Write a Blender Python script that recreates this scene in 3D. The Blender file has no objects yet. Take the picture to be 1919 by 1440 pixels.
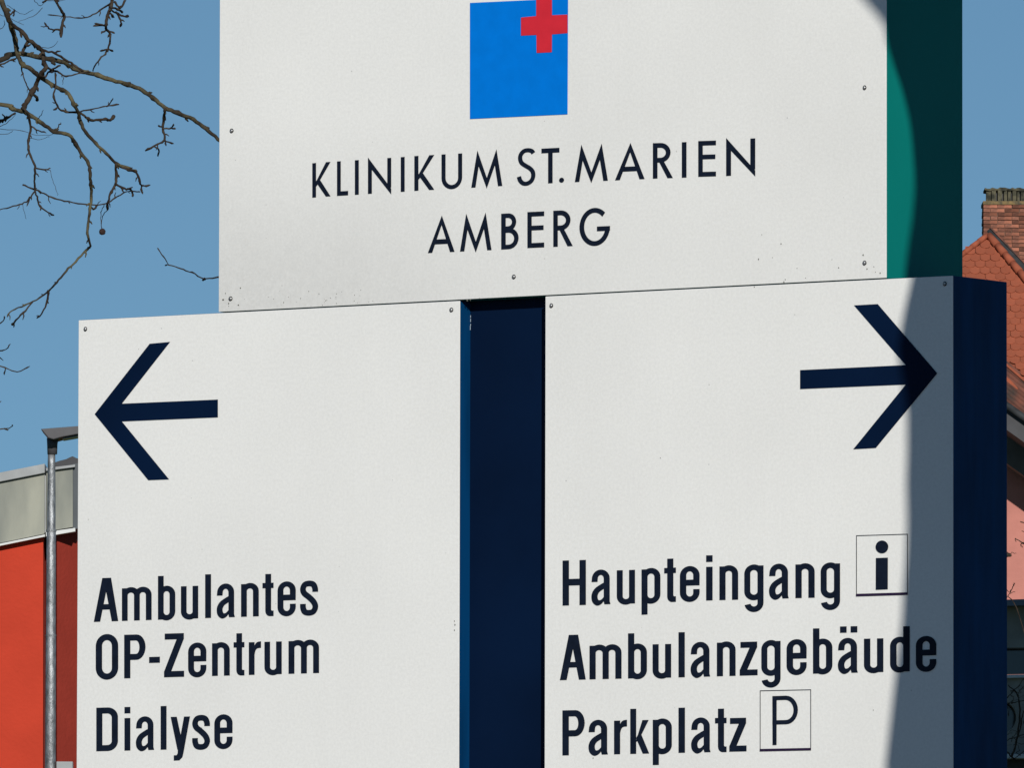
import bpy, bmesh, math, random
from math import sin, cos, tan, radians, pi
from mathutils import Vector, Matrix
from mathutils.geometry import delaunay_2d_cdt
random.seed(7)
S = bpy.context.scene
COL = S.collection

# ------------------------------------------------------------------ camera
W, H = 1919, 1440
F = 22337.4                       # focal length in photo pixels
PITCH, ROLL, TH = 0.0692336, 0.0020556, 0.6084316
CAM = Vector((0, 0, 1.6))
cp, sp = cos(PITCH), sin(PITCH)
r0, fw, u0 = Vector((1, 0, 0)), Vector((0, cp, sp)), Vector((0, -sp, cp))
R2 = cos(ROLL)*r0 + sin(ROLL)*u0
U2 = -sin(ROLL)*r0 + cos(ROLL)*u0
cam = bpy.data.objects.new('camera', bpy.data.cameras.new('camera'))
COL.objects.link(cam)
M = Matrix((R2, U2, -fw)).transposed().to_4x4(); M.translation = CAM
cam.matrix_world = M
cam.data.sensor_width = 36
cam.data.lens = F*36/W
cam.data.clip_start = 0.5; cam.data.clip_end = 6000
S.camera = cam

# ------------------------------------------------------------------ light
NRM = Vector((-sin(TH), -cos(TH), 0))      # the sign face looks this way
TAN = Vector((cos(TH), -sin(TH), 0))       # along the face, to the right
SAZ, SEL = radians(43), radians(22)        # sun: turned from the face normal; elevation
HS = (NRM*cos(SAZ) + TAN*sin(SAZ)).normalized()
SUN = HS*cos(SEL) + Vector((0, 0, sin(SEL)))
ld = bpy.data.lights.new('sun', 'SUN'); ld.energy = 4.0; ld.angle = radians(0.53); ld.color = (1.0, 0.965, 0.90)
lo = bpy.data.objects.new('sun', ld); COL.objects.link(lo)
lo.rotation_euler = (-SUN).to_track_quat('-Z', 'Y').to_euler(); lo.location = (0, 0, 30)
w = bpy.data.worlds.new('World'); S.world = w; w.use_nodes = True
nt = w.node_tree; nt.nodes.clear()
out = nt.nodes.new('ShaderNodeOutputWorld'); bg = nt.nodes.new('ShaderNodeBackground')
sky = nt.nodes.new('ShaderNodeTexSky'); sky.sky_type = 'NISHITA'; sky.sun_disc = False
sky.sun_elevation = SEL; sky.sun_rotation = math.atan2(SUN.x, SUN.y)
sky.altitude = 400; sky.air_density = 1.0; sky.dust_density = 0.0; sky.ozone_density = 2.0
geo = nt.nodes.new('ShaderNodeTexCoord')
vm = nt.nodes.new('ShaderNodeVectorMath'); vm.operation = 'ADD'; vm.inputs[1].default_value = (0, 0, 0.13)
vn = nt.nodes.new('ShaderNodeVectorMath'); vn.operation = 'NORMALIZE'
nt.links.new(geo.outputs['Generated'], vm.inputs[0]); nt.links.new(vm.outputs[0], vn.inputs[0])
nt.links.new(vn.outputs[0], sky.inputs[0])
mulc = nt.nodes.new('ShaderNodeMix'); mulc.data_type = 'RGBA'; mulc.blend_type = 'MULTIPLY'
mulc.inputs[0].default_value = 1; mulc.inputs[7].default_value = (0.75, 0.985, 1.06, 1)
nt.links.new(sky.outputs[0], mulc.inputs[6]); nt.links.new(mulc.outputs[2], bg.inputs[0])
bg.inputs[1].default_value = 0.063
nt.links.new(bg.outputs[0], out.inputs[0])
S.view_settings.view_transform = 'Standard'; S.view_settings.look = 'None'
S.view_settings.exposure = 0; S.view_settings.gamma = 1
S.view_settings.use_curve_mapping = False

# ------------------------------------------------------------------ helpers
def ray(x, y): return fw*F + R2*(x - W/2) - U2*(y - H/2)
def at(x, y, Y):                          # point seen at pixel (x,y), Y metres away
    d = ray(x, y); return CAM + d*(Y/d.y)
P0 = Vector((0, 25, 0))
def fc(x, y, off=0.0):                    # sign-face coordinates (u, z); off = depth behind the face
    d = ray(x, y); q = P0 - NRM*off
    k = (q - CAM).dot(NRM)/d.dot(NRM); P = CAM + d*k
    return ((P - P0).dot(TAN), P.z)
def sd(x, y, u):                          # on the side plane at u: (depth, z)
    d = ray(x, y); q = P0 + TAN*u
    k = (q - CAM).dot(TAN)/d.dot(TAN); P = CAM + d*k
    return (-(P - P0).dot(NRM), P.z)

def tag(o, label=None, cat=None, group=None, kind=None):
    if label: o['label'] = label
    if cat: o['category'] = cat
    if group: o['group'] = group
    if kind: o['kind'] = kind
    return o
def empty(name, loc, rz=0.0):
    o = bpy.data.objects.new(name, None); COL.objects.link(o)
    o.location = loc; o.rotation_euler = (0, 0, rz); o.empty_display_size = 0.2
    return o
def link(name, me, parent=None, loc=None, mats=()):
    o = bpy.data.objects.new(name, me); COL.objects.link(o)
    for m in mats: me.materials.append(m)
    if parent is not None: o.parent = parent
    if loc is not None: o.location = loc
    return o
def mesh(name, verts, faces, mat, parent=None, smooth=False):
    me = bpy.data.meshes.new(name); me.from_pydata([tuple(v) for v in verts], [], faces)
    me.validate(); me.update()
    if smooth:
        for p in me.polygons: p.use_smooth = True
    return link(name, me, parent, None, (mat,) if mat else ())
class MB:
    def __init__(s): s.v = []; s.f = []
    def box(s, a, b):
        n = len(s.v); x0, y0, z0 = a; x1, y1, z1 = b
        s.v += [(x0,y0,z0),(x1,y0,z0),(x1,y1,z0),(x0,y1,z0),(x0,y0,z1),(x1,y0,z1),(x1,y1,z1),(x0,y1,z1)]
        s.f += [tuple(n+i for i in q) for q in ((0,3,2,1),(4,5,6,7),(0,1,5,4),(1,2,6,5),(2,3,7,6),(3,0,4,7))]
    def prism(s, poly, d):                 # poly: 3-D points, d: vector of extrusion
        n = len(s.v); k = len(poly); d = Vector(d)
        s.v += [tuple(p) for p in poly] + [tuple(Vector(p)+d) for p in poly]
        s.f.append(tuple(range(n, n+k))); s.f.append(tuple(range(n+2*k-1, n+k-1, -1)))
        for i in range(k):
            j = (i+1) % k; s.f.append((n+i, n+k+i, n+k+j, n+j))
    def tube(s, pts, rad, sides=8, knob=0.0, rnd=random):
        n0 = len(s.v); pts = [Vector(p) for p in pts]; prev = None
        for i, p in enumerate(pts):
            t = (pts[min(i+1, len(pts)-1)] - pts[max(i-1, 0)]).normalized()
            a = t.orthogonal().normalized() if prev is None else (prev - t*prev.dot(t)).normalized()
            prev = a; b = t.cross(a)
            r = rad[i] if hasattr(rad, '__len__') else rad
            r *= 1 + knob*(rnd.random()-0.45)
            for k in range(sides):
                q = 2*pi*k/sides; s.v.append(tuple(p + (a*cos(q) + b*sin(q))*r))
        for i in range(len(pts)-1):
            for k in range(sides):
                a0 = n0+i*sides+k; a1 = n0+i*sides+(k+1) % sides
                s.f.append((a0, a1, a1+sides, a0+sides))
        s.f.append(tuple(n0+k for k in range(sides-1, -1, -1)))
        s.f.append(tuple(n0+(len(pts)-1)*sides+k for k in range(sides)))
    def build(s, name, mat, parent=None, smooth=False, bevel=0.0):
        o = mesh(name, s.v, s.f, mat, parent, smooth)
        bm = bmesh.new(); bm.from_mesh(o.data); bmesh.ops.recalc_face_normals(bm, faces=bm.faces)
        if bevel:
            bmesh.ops.bevel(bm, geom=bm.edges[:], offset=bevel, segments=2, affect='EDGES', profile=0.6)
        bm.to_mesh(o.data); bm.free()
        return o

def catmull(pts, step=4):
    P = [Vector(p) for p in pts]; o = []
    for i in range(len(P)-1):
        a, b, c, d = P[max(i-1, 0)], P[i], P[i+1], P[min(i+2, len(P)-1)]
        for k in range(step):
            t = k/step
            o.append(0.5*((2*b) + (c-a)*t + (2*a-5*b+4*c-d)*t*t + (3*b-a-3*c+d)*t**3))
    o.append(P[-1]); return o

# ------------------------------------------------------------------ materials
def mat(name, base, rough=0.6, var=0.1, scale=6.0, detail=6, stretch=(1,1,1), bump=0.0, bscale=None,
        metal=0.0, spec=0.5, rnd=0.0, col2=None, lo=0.35, hi=0.65, coat=0.0):
    m = bpy.data.materials.new(name); m.use_nodes = True
    t = m.node_tree; L = t.links; b = t.nodes['Principled BSDF']
    b.inputs['Roughness'].default_value = rough; b.inputs['Metallic'].default_value = metal
    b.inputs['Specular IOR Level'].default_value = spec; b.inputs['Coat Weight'].default_value = coat
    tc = t.nodes.new('ShaderNodeTexCoord'); mp = t.nodes.new('ShaderNodeMapping')
    mp.inputs['Scale'].default_value = stretch
    L.new(tc.outputs['Object'], mp.inputs[0])
    nz = t.nodes.new('ShaderNodeTexNoise'); nz.inputs['Scale'].default_value = scale; nz.inputs['Detail'].default_value = detail
    L.new(mp.outputs[0], nz.inputs[0])
    cr = t.nodes.new('ShaderNodeValToRGB')
    a = col2 if col2 else tuple(c*(1-var) for c in base)
    z = base if col2 else tuple(min(1, c*(1+var)) for c in base)
    cr.color_ramp.elements[0].position = lo; cr.color_ramp.elements[0].color = (*a, 1)
    cr.color_ramp.elements[1].position = hi; cr.color_ramp.elements[1].color = (*z, 1)
    L.new(nz.outputs['Fac'], cr.inputs[0]); last = cr.outputs[0]
    if rnd:
        oi = t.nodes.new('ShaderNodeObjectInfo'); mr = t.nodes.new('ShaderNodeMapRange')
        mr.inputs['To Min'].default_value = 1-rnd; mr.inputs['To Max'].default_value = 1+rnd
        L.new(oi.outputs['Random'], mr.inputs[0])
        hs = t.nodes.new('ShaderNodeHueSaturation'); L.new(last, hs.inputs['Color']); L.new(mr.outputs[0], hs.inputs['Value'])
        last = hs.outputs[0]
    L.new(last, b.inputs['Base Color'])
    if bump:
        n2 = t.nodes.new('ShaderNodeTexNoise'); n2.inputs['Scale'].default_value = bscale or scale*4; n2.inputs['Detail'].default_value = 4
        L.new(mp.outputs[0], n2.inputs[0])
        bp = t.nodes.new('ShaderNodeBump'); bp.inputs['Strength'].default_value = bump; bp.inputs['Distance'].default_value = 0.01
        L.new(n2.outputs['Fac'], bp.inputs['Height']); L.new(bp.outputs[0], b.inputs['Normal'])
    m['last'] = 1
    return m

def white_panel(name, base, zb, ub, grime):
    """painted sheet: fine grain, broad uneven weathering, run-off dirt low down near one corner, specks"""
    m = bpy.data.materials.new(name); m.use_nodes = True
    t = m.node_tree; L = t.links; N = t.nodes.new; b = t.nodes['Principled BSDF']
    b.inputs['Roughness'].default_value = 0.62; b.inputs['Specular IOR Level'].default_value = 0.3
    tc = N('ShaderNodeTexCoord')
    def noise(sc, det, rough=0.5, st=(1, 1, 1)):
        mp = N('ShaderNodeMapping'); mp.inputs['Scale'].default_value = st; L.new(tc.outputs['Object'], mp.inputs[0])
        n = N('ShaderNodeTexNoise'); n.inputs['Scale'].default_value = sc; n.inputs['Detail'].default_value = det
        n.inputs['Roughness'].default_value = rough; L.new(mp.outputs[0], n.inputs[0]); return n.outputs['Fac']
    def mr(src, a, c, d, e):
        n = N('ShaderNodeMapRange'); L.new(src, n.inputs[0])
        for i, v in enumerate((a, c, d, e)): n.inputs[i+1].default_value = v
        return n.outputs[0]
    def ma(op, a, c):
        n = N('ShaderNodeMath'); n.operation = op
        for i, v in enumerate((a, c)):
            if hasattr(v, 'links'): L.new(v, n.inputs[i])
            else: n.inputs[i].default_value = v
        return n.outputs[0]
    fac = ma('MULTIPLY', mr(noise(1.9, 4), 0.3, 0.7, 0.95, 1.025), mr(noise(150, 3, 0.75), 0.3, 0.7, 0.935, 1.04))
    fac = ma('MULTIPLY', fac, mr(noise(7, 4, 0.6, (3, 1, 0.7)), 0.3, 0.7, 0.992, 1.006))
    sx = N('ShaderNodeSeparateXYZ'); L.new(tc.outputs['Object'], sx.inputs[0])
    low = mr(sx.outputs[2], zb, zb+0.42, 1, 0)
    side = mr(sx.outputs[0], ub, ub+1.0, 1, 0.12)
    g = ma('MULTIPLY', ma('MULTIPLY', low, side), mr(noise(38, 6, 0.8), 0.25, 0.7, 0.5, 1.2))
    fac = ma('MULTIPLY', fac, mr(g, 0, 1, 1, 1-grime))
    vo = N('ShaderNodeTexVoronoi'); vo.inputs['Scale'].default_value = 36; L.new(tc.outputs['Object'], vo.inputs[0])
    sx2 = N('ShaderNodeSeparateColor'); L.new(vo.outputs['Color'], sx2.inputs[0])
    sz = mr(sx2.outputs[0], 0.80, 1.0, 0.0, 0.07)
    sp_ = ma('LESS_THAN', vo.outputs['Distance'], sz)
    fac = ma('MULTIPLY', fac, ma('SUBTRACT', 1, ma('MULTIPLY', sp_, 0.28)))
    mx = N('ShaderNodeMix'); mx.data_type = 'RGBA'; mx.blend_type = 'MULTIPLY'; mx.inputs[0].default_value = 1
    mx.inputs[6].default_value = (*base, 1); cb = N('ShaderNodeCombineColor')
    for i in range(3): L.new(fac, cb.inputs[i])
    L.new(cb.outputs[0], mx.inputs[7]); L.new(mx.outputs[2], b.inputs['Base Color'])
    bp = N('ShaderNodeBump'); bp.inputs['Strength'].default_value = 0.08; bp.inputs['Distance'].default_value = 0.002
    L.new(noise(260, 3, 0.6), bp.inputs['Height']); L.new(bp.outputs[0], b.inputs['Normal'])
    return m

Q = {}
Q['teal'] = mat('teal_paint', (0.0015, 0.175, 0.15), 0.5, 0.06, 3, bump=0.25, bscale=2.2, spec=0.1)
Q['blue'] = mat('blue_paint', (0.0008, 0.036, 0.115), 0.5, 0.2, 5, stretch=(4, 4, .6), bump=0.2, bscale=3, spec=0.08)
Q['navy'] = mat('navy_foil', (0.0016, 0.0085, 0.031), 0.5, 0.15, 3, bump=0.1, spec=0.08)
Q['ink'] = mat('ink_foil', (0.006, 0.010, 0.022), 0.5, 0.2, 40, spec=0.15)
Q['inkbar'] = mat('violet_black_foil', (0.02, 0.008, 0.035), 0.5, 0.1, 20, spec=0.3)
Q['lblue'] = mat('logo_blue_foil', (0.0003, 0.175, 0.66), 0.5, 0.04, 30, spec=0.06)
Q['lred'] = mat('logo_red_foil', (0.62, 0.022, 0.038), 0.5, 0.05, 30, spec=0.25)
Q['zinc'] = mat('galvanised_steel', (0.23, 0.24, 0.25), 0.5, 0.45, 45, stretch=(1, 1, .35), metal=0.6, bump=0.35, lo=.3, hi=.7)
Q['screw'] = mat('screw_steel', (0.5, 0.5, 0.5), 0.35, 0.1, 300, metal=0.8)
Q['gap'] = mat('dark_rubber_washer', (0.008, 0.008, 0.009), 0.8, 0.1, 50)
Q['bark'] = mat('olive_bark', (0.115, 0.10, 0.055), 0.9, 0, 9, col2=(0.035, 0.028, 0.02), bump=0.8, bscale=60, lo=.42, hi=.62, spec=.15)
Q['twig'] = mat('dark_twig_bark', (0.06, 0.045, 0.032), 0.9, 0, 12, col2=(0.022, 0.015, 0.012), bump=0.6, bscale=60, spec=.15)
Q['plane'] = mat('plane_bark', (0.30, 0.29, 0.22), 0.9, 0, 7, col2=(0.12, 0.10, 0.07), bump=0.6, bscale=18, spec=.15)
Q['tile'] = mat('clay_tile', (0.35, 0.092, 0.046), 0.85, 0, 5, col2=(0.235, 0.068, 0.038), rnd=0.12, bump=0.4, bscale=50, lo=.3, hi=.7, spec=.2)
Q['oldtile'] = mat('weathered_tile', (0.17, 0.062, 0.042), 0.9, 0, 4, col2=(0.055, 0.038, 0.032), rnd=0.25, bump=.4, bscale=40, spec=.2)
Q['brick'] = mat('chimney_brick', (0.30, 0.115, 0.072), 0.95, 0, 7, col2=(0.125, 0.060, 0.045), rnd=0.42, bump=.6, bscale=70, lo=.36, hi=.6, spec=.15)
Q['mortar'] = mat('mortar', (0.13, 0.075, 0.055), 0.95, .3, 14, spec=.1)
Q['concrete'] = mat('mossy_concrete', (0.11, 0.10, 0.065), 0.95, 0, 9, col2=(0.035, 0.036, 0.028), bump=.8, bscale=30, lo=.4, hi=.62, spec=.1)
Q['lead'] = mat('lead_flashing', (0.032, 0.034, 0.036), 0.6, .3, 6, spec=.3)
Q['pink'] = mat('pink_render', (0.47, 0.19, 0.155), 0.92, .08, 2.5, bump=.6, bscale=14, spec=.15)
Q['rafter'] = mat('grey_eave_board', (0.10, 0.095, 0.09), 0.7, .15, 4)
Q['red'] = mat('red_render', (0.455, 0.045, 0.022), 0.92, .05, 3, bump=.4, bscale=30, spec=.15)
Q['cladding'] = mat('fibre_cement', (0.33, 0.33, 0.275), 0.8, 0, 4, col2=(0.17, 0.18, 0.165), stretch=(1, 1, .3), bump=.2, bscale=20, lo=.3, hi=.7, spec=.2)
Q['coping'] = mat('zinc_coping', (0.22, 0.23, 0.235), 0.5, .12, 5, metal=.3)
Q['drip'] = mat('pale_drip_edge', (0.55, 0.56, 0.55), 0.5, .08, 5)
Q['darkroof'] = mat('dark_roofing', (0.05, 0.05, 0.055), 0.8, .2, 2)
Q['lamp'] = mat('grey_lamp_casting', (0.062, 0.060, 0.066), 0.55, .08, 10, spec=.4)
Q['glass'] = mat('dark_window_glass', (0.008, 0.009, 0.011), 0.08, .1, 1, spec=.5)
Q['annex'] = mat('grey_render', (0.25, 0.24, 0.21), 0.9, .15, 3, bump=.4, bscale=12, spec=.15)
Q['grass'] = mat('grass_ground', (0.075, 0.095, 0.035), 0.95, .35, .6, bump=.6, bscale=20, spec=.1)
Q['asphalt'] = mat('asphalt', (0.055, 0.055, 0.057), 0.9, .2, 8, bump=.4, bscale=60, spec=.2)
Q['kerb'] = mat('granite_kerb', (0.3, 0.3, 0.29), 0.85, .2, 10, bump=.3)
for k, (zb, ub, g) in {'w_top': (3.50, -0.78, 0.21), 'w_left': (0.4, -1.2, 0.05), 'w_right': (0.4, 0.0, 0.05)}.items():
    Q[k] = white_panel('white_panel_' + k[2:], (0.80, 0.796, 0.77), zb, ub, g)

# ------------------------------------------------------------------ ground (the photograph looks above it)
def sheet(name, x0, y0, x1, y1, z, m, kind='structure'):
    return tag(mesh(name, [(x0,y0,z),(x1,y0,z),(x1,y1,z),(x0,y1,z)], [(0,1,2,3)], m), kind=kind)
sheet('ground', -3000, -3000, 3000, 3000, 0, Q['grass'])
sheet('forecourt', -60, 13.2, 60, 45, 0.004, mat('sandy_paving', (0.125, 0.105, 0.08), .9, .2, 3, bump=.3))
sheet('road', -300, 3.0, 300, 11.0, 0.004, Q['asphalt'])
mb = MB(); mb.box((-300, 11.0, 0), (300, 11.15, .12)); tag(mb.build('kerb', Q['kerb']), kind='structure')
mb = MB(); mb.box((-300, 11.15, 0), (300, 13.2, .11)); tag(mb.build('pavement', Q['kerb']), kind='structure')

# ------------------------------------------------------------------ lettering
def arc(cx, cy, rx, ry, a0, a1, n=14):
    return [(cx+rx*cos(radians(a0+(a1-a0)*i/n)), cy+ry*sin(radians(a0+(a1-a0)*i/n))) for i in range(n+1)]
def band(o, i): return [[o[k], o[k+1], i[k+1], i[k]] for k in range(len(o)-1)]
def rect(x0, y0, x1, y1): return [[(x0,y0),(x1,y0),(x1,y1),(x0,y1)]]
def stroke(pts, wd, step=6):
    P = catmull([(a, b, 0) for a, b in pts], step); o = []; i = []
    for k, p in enumerate(P):
        t = (P[min(k+1, len(P)-1)] - P[max(k-1, 0)]).normalized(); n = Vector((-t.y, t.x))*wd/2
        o.append((p.x+n.x, p.y+n.y)); i.append((p.x-n.x, p.y-n.y))
    return band(o, i)
def ring(x0, x1, y0, y1, wx, wy, ry=None, rx=None):
    cx = (x0+x1)/2; rx = rx or (x1-x0)/2; ry = ry or rx*1.08
    ix = rx-wx; iy = max(ry-wy, 12)
    if rx < (x1-x0)/2 - .01:      # flat top and bottom, rounded corners
        cs = [(x1-rx, y1-ry, 0), (x0+rx, y1-ry, 90), (x0+rx, y0+ry, 180), (x1-rx, y0+ry, 270)]
    else:
        cs = [(cx, y1-ry, 0), (cx, y1-ry, 90), (cx, y0+ry, 180), (cx, y0+ry, 270)]
    o = []; i = []
    for a, b, s in cs:
        o += arc(a, b, rx, ry, s, s+90, 9); i += arc(a, b, ix, iy, s, s+90, 9)
    return band(o+o[:1], i+i[:1])
def flip(g, x1, y1=None):            # rotate half a turn, or mirror in x
    return [[(x1-a, (y1-b) if y1 is not None else b) for a, b in p] for p in g]
def arch(x0, x1, wx=41, top=238, wy=38, base=0, ry=58):
    cx = (x0+x1)/2; rx = (x1-x0)/2
    return band([(x1, base)]+arc(cx, top-ry, rx, ry, 0, 178), [(x1-wx, base)]+arc(cx, top-ry, rx-wx, ry-wy, 0, 178))
def bowl(x0, x1): return ring(x0, x1, -7, 239, 41, 38, 62)
G = {}
G['A'] = [[(0,0),(46,0),(108,310),(60,310)], [(174,0),(128,0),(70,310),(123,310)]] + rect(30, 85, 146, 123)
G['H'] = rect(0,0,44,310) + rect(116,0,160,310) + rect(40,137,120,182)
G['O'] = ring(0, 159, -7, 318, 45, 43, 84)
G['P'] = rect(0,0,44,310) + band([(30,310),(88,310)]+arc(88,220,64,90,90,-90)+[(30,130)], [(30,268),(84,268)]+arc(84,220,24,48,90,-90)+[(30,172)])
G['D'] = rect(0,0,43,310) + band([(30,310),(80,310)]+arc(80,240,73,70,90,0)+arc(80,70,73,70,0,-90)+[(30,0)],
                                 [(30,268),(78,268)]+arc(78,238,31,30,90,0)+arc(78,72,31,30,0,-90)+[(30,42)])
G['Z'] = [[(5,310),(143,310),(143,268),(5,268)], [(0,0),(145,0),(145,42),(0,42)], [(0,40),(48,30),(143,270),(95,280)]]
G['-'] = rect(0,105,77,147)
G['m'] = rect(0,0,41,231) + arch(0,127) + arch(86,211)
G['n'] = rect(0,0,41,231) + arch(0,125)
G['u'] = flip(G['n'], 125, 231)
G['l'] = rect(0,0,41,310)
G['i'] = rect(0,0,41,231) + rect(0,265,41,310)
G['b'] = rect(0,0,41,310) + bowl(0, 124)
G['d'] = flip(G['b'], 124)
G['p'] = rect(0,-80,41,231) + bowl(0, 128)
G['a'] = band([(0,156)]+arc(63,178,61,62,180,0)+[(124,20),(129,0)], [(41,156)]+arc(63,178,20,25,180,0)+[(83,20),(88,0)]) + \
         band(*[[(v.x, v.y) for v in catmull([(a,b,0) for a,b in q], 5)] for q in
                ([(104,160),(60,137),(20,108),(0,68),(5,20),(34,-7),(66,2),(92,34)], [(100,122),(82,106),(54,86),(42,62),(43,40),(50,29),(66,33),(84,52)])])
G['e'] = band([(128,80)]+arc(64.5,58,64,65,0,-180)+arc(64.5,176,64,64,180,0)+[(128,106)],
              [(87,80)]+arc(64.5,58,22.5,28,0,-180)+arc(64.5,176,22.5,28,180,0)+[(87,106)]) + rect(30,106,100,146)
G['s'] = stroke([(106,160),(105,185),(92,212),(64,220),(34,212),(21,183),(30,152),(62,124),(94,90),(107,55),(94,22),(64,12),(34,20),(22,48),(21,76)], 40)
G['t'] = [[(20,297),(61,297),(61,60),(20,60)]] + rect(0,197,78,234) + \
         band([(20,62)]+arc(52,38,32,40,180,270,8)+[(78,-2)], [(61,62)]+arc(69,44,8,8,180,270,8)+[(78,36)])
G['r'] = rect(0,0,41,231) + band([(v.x, v.y) for v in catmull([(30,150,0),(40,205,0),(58,230,0),(87,236,0)],5)],
                                 [(v.x, v.y) for v in catmull([(36,110,0),(46,165,0),(60,186,0),(87,190,0)],5)])
G['z'] = [[(5,231),(120,231),(120,191),(5,191)], [(0,0),(123,0),(123,40),(0,40)], [(0,38),(48,30),(120,193),(72,201)]]
G['k'] = rect(0,0,41,310) + [[(36,78),(83,231),(127,231),(60,96)], [(40,108),(66,156),(130,0),(86,0)]]
G['y'] = [[(0,231),(43,231),(88,20),(48,-4)], [(94,231),(137,231),(92,-20),(50,-10)]] + \
         band([(92,-20),(84,-56),(62,-79),(22,-80)], [(50,-10),(50,-26),(42,-42),(22,-43)])
G['g'] = rect(90,-25,131,231) + bowl(0, 131) + band([(131,-24)]+arc(66,-26,65,62,0,-168), [(90,-24)]+arc(66,-26,24,24,0,-168))
G['g'] = [[(a, b) for a, b in p] for p in G['g']]
G['ä'] = G['a'] + rect(13,276,56,319) + rect(82,276,126,319)
T = {}                                # light geometric capitals, cap height 280
T['K'] = rect(0,0,31,280) + [[(26,118),(112,280),(150,280),(34,88)], [(28,128),(52,158),(150,0),(112,0)]]
T['L'] = rect(0,0,31,280) + rect(20,0,92,35)
T['I'] = rect(0,0,32,280)
T['N'] = rect(0,0,32,240) + rect(158,40,190,280) + [[(0,294),(0,236),(190,-16),(190,30)]]
T['U'] = band([(0,280)]+arc(84,88,84,91,180,360)+[(168,280)], [(33,280)]+arc(84,88,51,58,180,360)+[(135,280)])
T['M'] = [[(0,0),(35,0),(61,168),(50,296)], [(50,296),(61,168),(127,-14),(127,72)], [(127,-14),(193,168),(206,298),(127,72)], [(206,298),(193,168),(219,0),(254,0)]]
T['S'] = stroke([(126,248),(112,266),(84,274),(52,268),(28,240),(24,206),(36,174),(66,150),(98,128),(120,100),(124,62),(110,28),(80,8),(48,10),(24,34),(14,66)], 33, 7)
T['T'] = rect(0,243,140,280) + rect(52,0,87,260)
T['.'] = [arc(20,20,20,20,0,340,17)]
T['A'] = [[(0,0),(38,0),(122,225),(120,292)], [(230,0),(191,0),(116,225),(120,292)]] + rect(50,66,180,104)
T['R'] = rect(0,0,36,280) + band([(20,280),(60,280)]+arc(60,203,78,77,90,-90)+[(20,126)], [(20,243),(58,243)]+arc(58,203,43,40,90,-90)+[(20,163)]) + [[(44,140),(82,140),(156,0),(114,0)]]
T['E'] = rect(0,0,35,280) + rect(20,244,137,280) + rect(20,136,132,172) + rect(20,0,137,37)
T['B'] = rect(0,0,36,280) + band([(20,280),(56,280)]+arc(56,211,63,69,90,-90)+[(20,142)], [(20,245),(54,245)]+arc(54,212,31,33,90,-90)+[(20,179)]) + \
         band([(20,165),(60,165)]+arc(60,82.5,78,82.5,90,-90)+[(20,0)], [(20,129),(58,129)]+arc(58,82,44,47,90,-90)+[(20,35)])
T['G'] = band(arc(119,140,119,147,47,360,34), arc(119,140,82,110,44,360,34)) + rect(136,106,238,142)

def union_mesh(name, polys, mat_, parent, depth=-0.0012):
    """polys in face coordinates -> one flat, non-overlapping sheet"""
    vs = []; fs = []
    for p in polys:
        a = sum(p[i][0]*p[(i+1) % len(p)][1] - p[(i+1) % len(p)][0]*p[i][1] for i in range(len(p)))
        if abs(a) < 1e-12: continue
        if a < 0: p = p[::-1]
        fs.append(list(range(len(vs), len(vs)+len(p)))); vs += [Vector(q) for q in p]
    vs = [q*1000 for q in vs]
    r = delaunay_2d_cdt(vs, [], fs, 0, 1e-4)
    tri = []
    inside = [[vs[i] for i in f] for f in fs]
    for t in r[2]:
        c = sum((r[0][i] for i in t), Vector((0, 0)))/len(t)
        for q in inside:
            h = False; j = len(q)-1
            for i in range(len(q)):
                if (q[i].y > c.y) != (q[j].y > c.y) and c.x < (q[j].x-q[i].x)*(c.y-q[i].y)/(q[j].y-q[i].y)+q[i].x: h = not h
                j = i
            if h: tri.append(t); break
    return [v/1000 for v in r[0]], tri
def print_on(name, glyph_sets, m, parent, label=None, depth=-0.0012):
    V = []; Fc = []
    for polys in glyph_sets:
        r = union_mesh(name, polys, m, parent); n = len(V)
        V += [(v.x, depth, v.y) for v in r[0]]
        Fc += [tuple(n+i for i in f) for f in r[1]]
    me = bpy.data.meshes.new(name); me.from_pydata(V, [], Fc); me.update()
    bm = bmesh.new(); bm.from_mesh(me)
    for f in bm.faces:
        f.normal_update()
        if f.normal.y > 0: f.normal_flip()
    bm.to_mesh(me); bm.free()
    o = link(name, me, parent, None, (m,))
    if label: o['label'] = label
    return o
def interp(tab, x):
    if x <= tab[0][0]: (a, b), (c, d) = tab[0], tab[1]
    elif x >= tab[-1][0]: (a, b), (c, d) = tab[-2], tab[-1]
    else:
        for (a, b), (c, d) in zip(tab, tab[1:]):
            if a <= x <= c: break
    return b + (d-b)*(x-a)/(c-a)
def set_line(letters, font, base, scale, m, parent, label):
    """letters: (char, left px, right px); base: baseline table px; scale: cap scale table"""
    sets = []
    for ch, x0, x1 in letters:
        g = font[ch]; gx = [a for p in g for a, b in p]; lo_, hi_ = min(gx), max(gx)
        s = interp(scale, (x0+x1)/2); sxx = (x1-x0)/(hi_-lo_)
        polys = []
        for p in g:
            q = []
            for a, b in p:
                X = x0 + (a-lo_)*sxx
                q.append(fc(X, interp(base, X) - b*s))
            polys.append(q)
        sets.append(polys)
    return print_on('lettering', sets, m, parent, label)

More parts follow.
